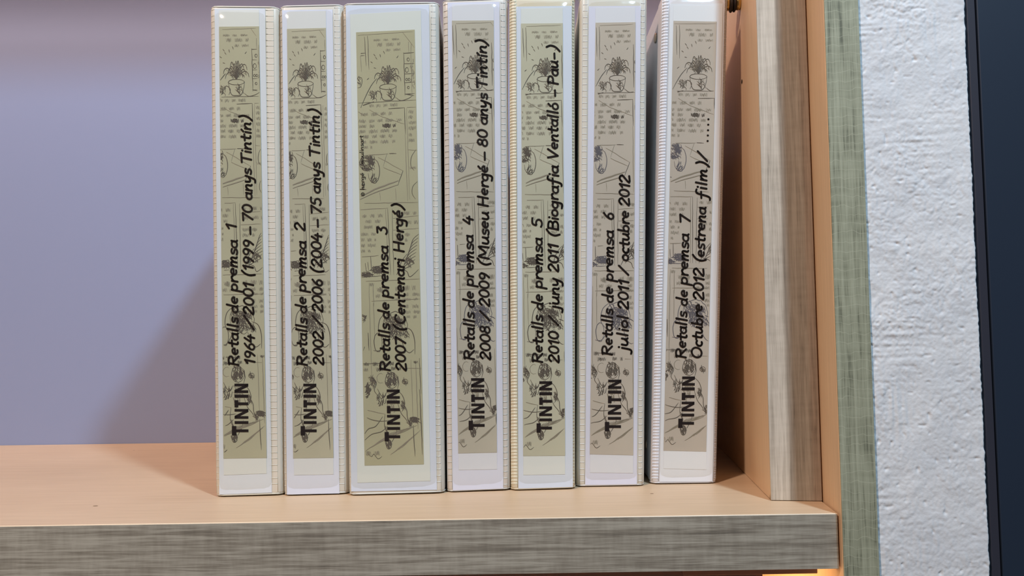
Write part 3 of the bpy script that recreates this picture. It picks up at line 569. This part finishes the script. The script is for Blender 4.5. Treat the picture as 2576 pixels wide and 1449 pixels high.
def binder(i, b):
    for k_, (g_, b_) in dict(shell=(1.06,1.2), band=(1.08,1.22), inst=(1.08,1.30), slp=(1.08,1.24), prt=(1.075,1.14)).items():
        c_ = b[k_]; kk = 1.08 if k_ == 'prt' else 1.0; b[k_] = (min(0.85,c_[0]*kk), min(0.85,c_[1]*g_*kk), min(0.85,c_[2]*b_*kk))
    rnd = random.Random(100+i)
    TLp, TRp, BLp, BRp = b['q']
    BL = ground(*BLp); BR = ground(*BRp)
    # soften the yaw read from the bottom edge
    ym = (BL.y+BR.y)/2; BL.y += (ym-BL.y)*0.45; BR.y += (ym-BR.y)*0.45
    up0 = Vector((0,0,1)); n0 = (BR-BL).cross(up0).normalized()
    TL = hit(*TLp, BL, n0)
    ratio = (0.318-CAMH)/(TL.z-CAMH); lean = (1-ratio)*0.5*BL.y     # taller-looking spines lean a little forward
    e = (BR-BL).normalized(); TLn = Vector((BL.x, BL.y-lean, 0.32))
    n = (e).cross((TLn-BL).normalized()).normalized()
    if n.y > 0: n = -n                                               # points at the camera
    pl = lambda x, y, lift=0.0: hit(x, y, BL, n) + n*lift
    BLw, BRw = pl(BLp[0], BLp[1]), pl(BRp[0], BRp[1]); TLw, TRw = pl(*TLp), pl(*TRp)
    for p in (BLw, BRw): p.z = 0.0004 + max(0, p.z)
    back = Vector((-n.x, -n.y, 0)).normalized(); back = (back + Vector((0,0.0,0))).normalized()
    # covers run towards the wall
    back = Vector(((0,0,0,-0.008,0.012,0.02,0.03)[i], 1, 0)).normalized()
    base = empty('ring_binder', ((BLw.x+BRw.x)/2, (BLw.y+BRw.y)/2+0.10, 0.0))
    tag(base, b['lab'], 'binder', 'ring binders standing on the shelf')
    M_sh = white('binder_%d_vinyl' % i, b['shell']); M_bd = white('binder_%d_weld' % i, b['band'], 0.3)
    fr = lambda u, v: (BLw*(1-u)+BRw*u)*(1-v) + (TLw*(1-u)+TRw*u)*v
    Hh = (TLw-BLw).length; Ww = (BRw-BLw).length
    r = 0.0038; rz = 0.0022; HING = 0.014; inset = 0.0009
    # rows: (v, inset)
    rows = [(rz*(1-math.cos(a))/Hh, rz*(1-math.sin(a))) for a in [k*math.pi/2/4 for k in range(5)]]
    rows = rows + [(k/24, 0) for k in range(1, 24)] + [(1-v, s) for (v, s) in rows[::-1]]
    def prof(v, s, rad=r, lift=0.0):
        A = fr(0, v); B = fr(1, v); ee = (B-A).normalized(); A = A + ee*(s+lift*-1); B = B - ee*(s-lift); bb = back
        f0 = s - lift; out = [A+bb*HING]
        for k in range(7):
            a = math.pi/2*k/6; out.append(A + ee*rad*(1-math.cos(a)) + bb*(f0 + rad*(1-math.sin(a))))
        for k in range(1, 6): out.append(A + (B-A)*k/6 + bb*f0) if 0 else None
        for k in range(7):
            a = math.pi/2*(6-k)/6; out.append(B - ee*rad*(1-math.cos(a)) + bb*(f0 + rad*(1-math.sin(a))))
        out.append(B+bb*HING); return out
    V, F = [], []; 
    for (v, s) in rows: V += prof(v, s)
    m = len(V)//len(rows)
    for j in range(len(rows)-1):
        for k in range(m-1): a = j*m+k; F.append((a, a+1, a+m+1, a+m))
    # inner skin 2.4 mm in, closing the top and bottom rims
    b0 = len(V)
    for (v, s) in rows:
        A = fr(0, v); B = fr(1, v); ee = (B-A).normalized()
        V += [A+ee*0.0026+back*HING, A+ee*0.0026+back*0.003, B-ee*0.0026+back*0.003, B-ee*0.0026+back*HING]
    for j in range(len(rows)-1):
        for k in range(3): a = b0+j*4+k; F.append((a+4, a+5, a+1, a))
    for j, flip in ((0, 1), (len(rows)-1, 0)):
        o_ = j*m; q_ = b0+j*4
        F.append((o_, o_+1, q_+1, q_)); F.append((q_+3, q_+2, o_+m-2, o_+m-1)); F.append(tuple(range(o_+1, o_+m-1)) + (q_+2, q_+1))
    link('spine', V, F, M_sh, base, smooth=True)
    # cover boards
    DEP = 0.225 if i != 2 else 0.235
    for nm, side in (('front_cover', 0), ('back_cover', 1)):
        V = []; 
        for v in (0.0015/Hh, 1-0.0015/Hh):
            A = fr(side, v); ee = (fr(1, v)-fr(0, v)).normalized()*(1 if side == 0 else -1)
            V += [A+ee*0.0003+back*(HING-0.001), A+ee*0.0027+back*(HING-0.001), A+ee*0.0027+back*DEP, A+ee*0.0003+back*DEP]
        V = [v_ - base.location for v_ in V]
        bevelled(nm, V, M_sh, 0.0007, base)
    # paper block inside
    V = []
    for z in (0.006, 0.303):
        v = z/Hh
        A = fr(0, v)+back*0.02; B = fr(1, v)+back*0.02; ee = (B-A).normalized()
        V += [A+ee*0.006, B-ee*0.010, B-ee*0.010+back*(DEP-0.032), A+ee*0.006+back*(DEP-0.032)]
    V = [v_ - base.location for v_ in V]
    bevelled('paper_block', V, PAPER_BLOCK, 0.0006, base)
    # papers on the spine
    def sheet(nm, quad, m_, lift, nx=4, nz=24):
        V, F = [], []
        for j in range(nz+1):
            for k in range(nx+1):
                s, t = k/nx, j/nz
                x = (quad[3][0]*(1-s)+quad[2][0]*s)*(1-t)+(quad[0][0]*(1-s)+quad[1][0]*s)*t
                y = (quad[3][1]*(1-s)+quad[2][1]*s)*(1-t)+(quad[0][1]*(1-s)+quad[1][1]*s)*t
                V.append(pl(x, y, lift))
        for j in range(nz):
            for k in range(nx): a = j*(nx+1)+k; F.append((a, a+1, a+nx+2, a+nx+1))
        c = len(V); per = list(range(nx+1)) + [(j+1)*(nx+1)+nx for j in range(nz)] + [nz*(nx+1)+nx-1-k for k in range(nx)] + [(nz-1-j)*(nx+1) for j in range(nz-1)]
        V += [V[k]-n*0.00012 for k in per]
        for k in range(len(per)): F.append((per[k], c+k, c+(k+1) % len(per), per[(k+1) % len(per)]))
        return link(nm, V, F, m_, base, smooth=False)
    def paper(nm, c, amp=0.06):
        m_ = mat(nm, c, 0.75, spec=0.2); f = noise_tex(m_, coords(m_, (14, 14, 14)), 1, 3)
        setcol(m_, ramp(m_, f, [(0.3, tuple(v*(1-amp) for v in c)), (0.7, tuple(min(1, v*(1+amp)) for v in c))])); return m_
    sheet('spine_insert', b['ins'], paper('insert_%d' % i, b['inst'], 0.02), 0.00025)
    sheet('title_slip', b['slip'], paper('slip_%d' % i, b['slp'], 0.02), 0.00040)
    pp = paper('strip_%d' % i, b['prt'], 0.07)
    ps = sheet('printed_strip', b['pr'], pp, 0.00055); ps['label'] = 'beige strip printed with pencil sketches'
    # pencil drawing, clipped to the strip
    q = b['pr']; off = b['off']; wid = 149.0 if i == 2 else 106.0
    def m2p(u, v):
        s = (u-off)/wid; t = 1-v/1088.0
        x = (q[3][0]*(1-s)+q[2][0]*s)*(1-t)+(q[0][0]*(1-s)+q[1][0]*s)*t
        y = (q[3][1]*(1-s)+q[2][1]*s)*(1-t)+(q[0][1]*(1-s)+q[1][1]*s)*t
        return x, y
    SV = {0: ([], []), 1: ([], []), 2: ([], [])}; nk = 0
    for tone, wd, pts in SK:
        run = []; nk += 1; lf = 0.00062 + (nk % 40)*1.2e-6
        def flush():
            if len(run) > 1: ribbon([m2p(*p) for p in run], wd*1.1, SV[tone][0], SV[tone][1], lambda x, y: pl(x, y, lf), caps=False, taper=True)
        for p in pts:
            if off+0.8 <= p[0] <= off+wid-0.8 and 1 <= p[1] <= 1086: run.append(p)
            else: flush(); run = []
        flush()
    V, F, mi = [], [], []
    for t in (0, 1, 2):
        k = len(V); V += SV[t][0]; F += [tuple(a+k for a in f) for f in SV[t][1]]; mi += [t]*len(SV[t][1])
    o = link('pencil_sketch', V, F, [PEN1, PEN2, PENB if i in (5, 6, 3) else PEN2], base); o.data.polygons.foreach_set('material_index', mi)
    # lettering
    V, F = [], []
    t_ = b['ttl']; title(*t_, V, F, lambda x, y: pl(x, y, 0.00072)); link('printed_title', V, F, PRINT, base)
    V, F = [], []
    fnw = lambda x, y: pl(x, y, 0.00078)
    for (txt, ys, ye, b0_, b1_) in b['tx']: write_up(txt, ys, ye, b0_, b1_, 25.0, 4.9, V, F, fnw, rnd=rnd)
    if i == 6:
        for (x, y) in ((1779,355),(1779.5,341),(1780,328),(1780.5,314),(1781,300.4)): ribbon([(x, y),(x+0.8, y)], 4.6, V, F, fnw)
    if i == 4: ribbon([(1383,763),(1383.6,763)], 4.4, V, F, fnw)
    link('handwriting', V, F, INK, base)
    if i == 2:
        V, F = [], []
        for (txt, ys, ye) in (('©', 493, 485), ('hergé', 478, 436), ('-', 427, 421), ('moulinsart', 413, 342)):
            write_up(txt, ys, ye, 917-(493-ys)*0.02, 917-(493-ye)*0.02, 9.5, 1.25, V, F, fnw, slant=0.0)
        link('copyright_line', V, F, PRINT, base)
    # welded seams: fine cross ridges along both shoulders, with a bead either side
    def shoulder(px, py, side, lift):
        """point on the rounded shoulder under a pixel column measured from the outer edge"""
        t = min(1, max(0, (py-TLp[1])/(BLp[1]-TLp[1]))); v = 1-t
        A = fr(0, v); B = fr(1, v); ee = (B-A).normalized(); scale = (B-A).length/((TRp[0]-TLp[0])*(1-t)+(BRp[0]-BLp[0])*t)
        x = abs(px)*scale; d = r - math.sqrt(max(0, r*r-(r-min(x, r))**2)); nrm = Vector((0,0,0))
        base_p = (A+ee*x) if side == 0 else (B-ee*x); o_ = -back; sx = (r-min(x, r))/r
        nn = (o_*math.sqrt(max(0.0, 1-sx*sx)) + (-ee if side == 0 else ee)*sx).normalized()
        return base_p + back*d + nn*lift
    for side, bd in ((0, b['lb']), (1, b['rb'])):
        x0, x1, step, wd = bd; V, F = [], []; y = TLp[1]+10 if TLp[1] > 0 else -4; yend = BLp[1]-12
        xs = [x0+(x1-x0)*k/4 for k in range(5)]
        while y < yend:
            yy = y + rnd.uniform(-0.7, 0.7); b_ = len(V); hgt = 0.00030 if step > 10 else 0.0005
            for x in xs:
                V += [shoulder(x, yy-wd*0.8, side, -0.0001), shoulder(x, yy, side, hgt), shoulder(x, yy+wd*0.8, side, -0.0001)]
            for k in range(4):
                for c in (0, 1): a = b_+k*3+c; F.append((a, a+1, a+4, a+3))
            F += [(b_, b_+1, b_+2), (b_+12, b_+13, b_+14)]
            y += step*rnd.uniform(0.97, 1.03)
        for xb in (x0, x1):
            pts = [shoulder(xb, y_, side, 0.00005) for y_ in [TLp[1]+8+(BLp[1]-16-TLp[1])*k/30 for k in range(31)]]
            tube(pts, 0.00016 if step > 10 else 0.00022, 5, V, F)
        link('weld_seam', V, F, M_bd, base, smooth=True, kind='stuff')
    # beads at foot and head of the spine
    for v, zz in ((0.0006/Hh, 0), (1-0.0006/Hh, 1)):
        A = fr(0, v); B = fr(1, v); ee = (B-A).normalized()
        pts = [A+back*0.006-ee*0.0, A+back*0.003+ee*0.0007, A+ee*0.0028+back*0.0008] + [A+(B-A)*(k/8)+back*0.0004 for k in range(1, 8)] + [B-ee*0.0028+back*0.0008, B+back*0.003-ee*0.0007, B+back*0.006]
        for p in pts: p.z += 0.0002 if zz == 0 else 0
        V, F = tube(pts, 0.0006, 6); link('rim_bead', V, F, M_bd, base, smooth=True)
    # clear sleeve over the papers, slightly bulged; rolls back at head and foot
    V, F = [], []; nz, nx = 60, 12
    iq = b['ins']
    for j in range(nz+1):
        t = j/nz
        for k in range(nx+1):
            s = -0.03 + 1.06*k/nx
            x = (iq[3][0]*(1-s)+iq[2][0]*s)*(1-t)+(iq[0][0]*(1-s)+iq[1][0]*s)*t
            y = (BLp[1]-6)*(1-t)+(TLp[1]+3)*t + (BRp[1]-BLp[1])*s*(1-t)+(TRp[1]-TLp[1])*s*t
            P_ = pl(x, y)
            edge = min(1, k/1.5, (nx-k)/1.5); bulge = 0.0009*math.sin(math.pi*min(1, max(0, k/nx)))**0.5 if 0 < k < nx else 0
            rip = 0.00016*noise.noise(Vector((k*0.5+i*9, j*0.35, 0)))
            dz = min(t, 1-t)*Hh; roll = 0.0030*max(0, 1-dz/0.010)**2
            V.append(P_ + n*(0.0011*edge*min(1, dz/0.004+0.2)+0.0001+rip*edge + bulge*0.3) - n*roll*0.5)
    for j in range(nz):
        for k in range(nx): a = j*(nx+1)+k; F.append((a, a+1, a+nx+2, a+nx+1))
    link('clear_sleeve', V, F, FILM, base, smooth=True)
    if i == 6:   # rivets on the left cover
        for (x, y) in ((1649.5, 96), (1625.5, 1118)):
            c = hit(x, y, BLw, Vector((back.y, -back.x, 0)) * -1)
            # slide to the leaning cover plane
            tv = c.z/0.318; A = fr(0, tv); side_n = -(fr(1, tv)-fr(0, tv)).normalized(); nn = back.cross((fr(0,1)-fr(0,0)).normalized()).normalized()
            if nn.x > 0: nn = -nn
            c = hit(x, y, A, nn)
            V, F = [], []; up_ = nn.cross(back).normalized()
            for (rr_, hh) in ((0.0036, 0.0), (0.0034, 0.0007), (0.0022, 0.0011), (0.0008, 0.0012)):
                for k in range(14): a = 2*math.pi*k/14; V.append(c + nn*hh + (back*math.cos(a)+up_*math.sin(a))*rr_)
            for a_ in range(3):
                for k in range(14): F.append((a_*14+k, a_*14+(k+1) % 14, a_*14+14+(k+1) % 14, a_*14+14+k))
            F.append(tuple(42+k for k in range(14)))
            link('rivet', V, F, STEEL, base, smooth=True)
    return base
for i, b in enumerate(BINS): binder(i, b)
print('objects', len(bpy.data.objects), 'tris', sum(len(o.data.polygons) for o in bpy.data.objects if o.type == 'MESH'))
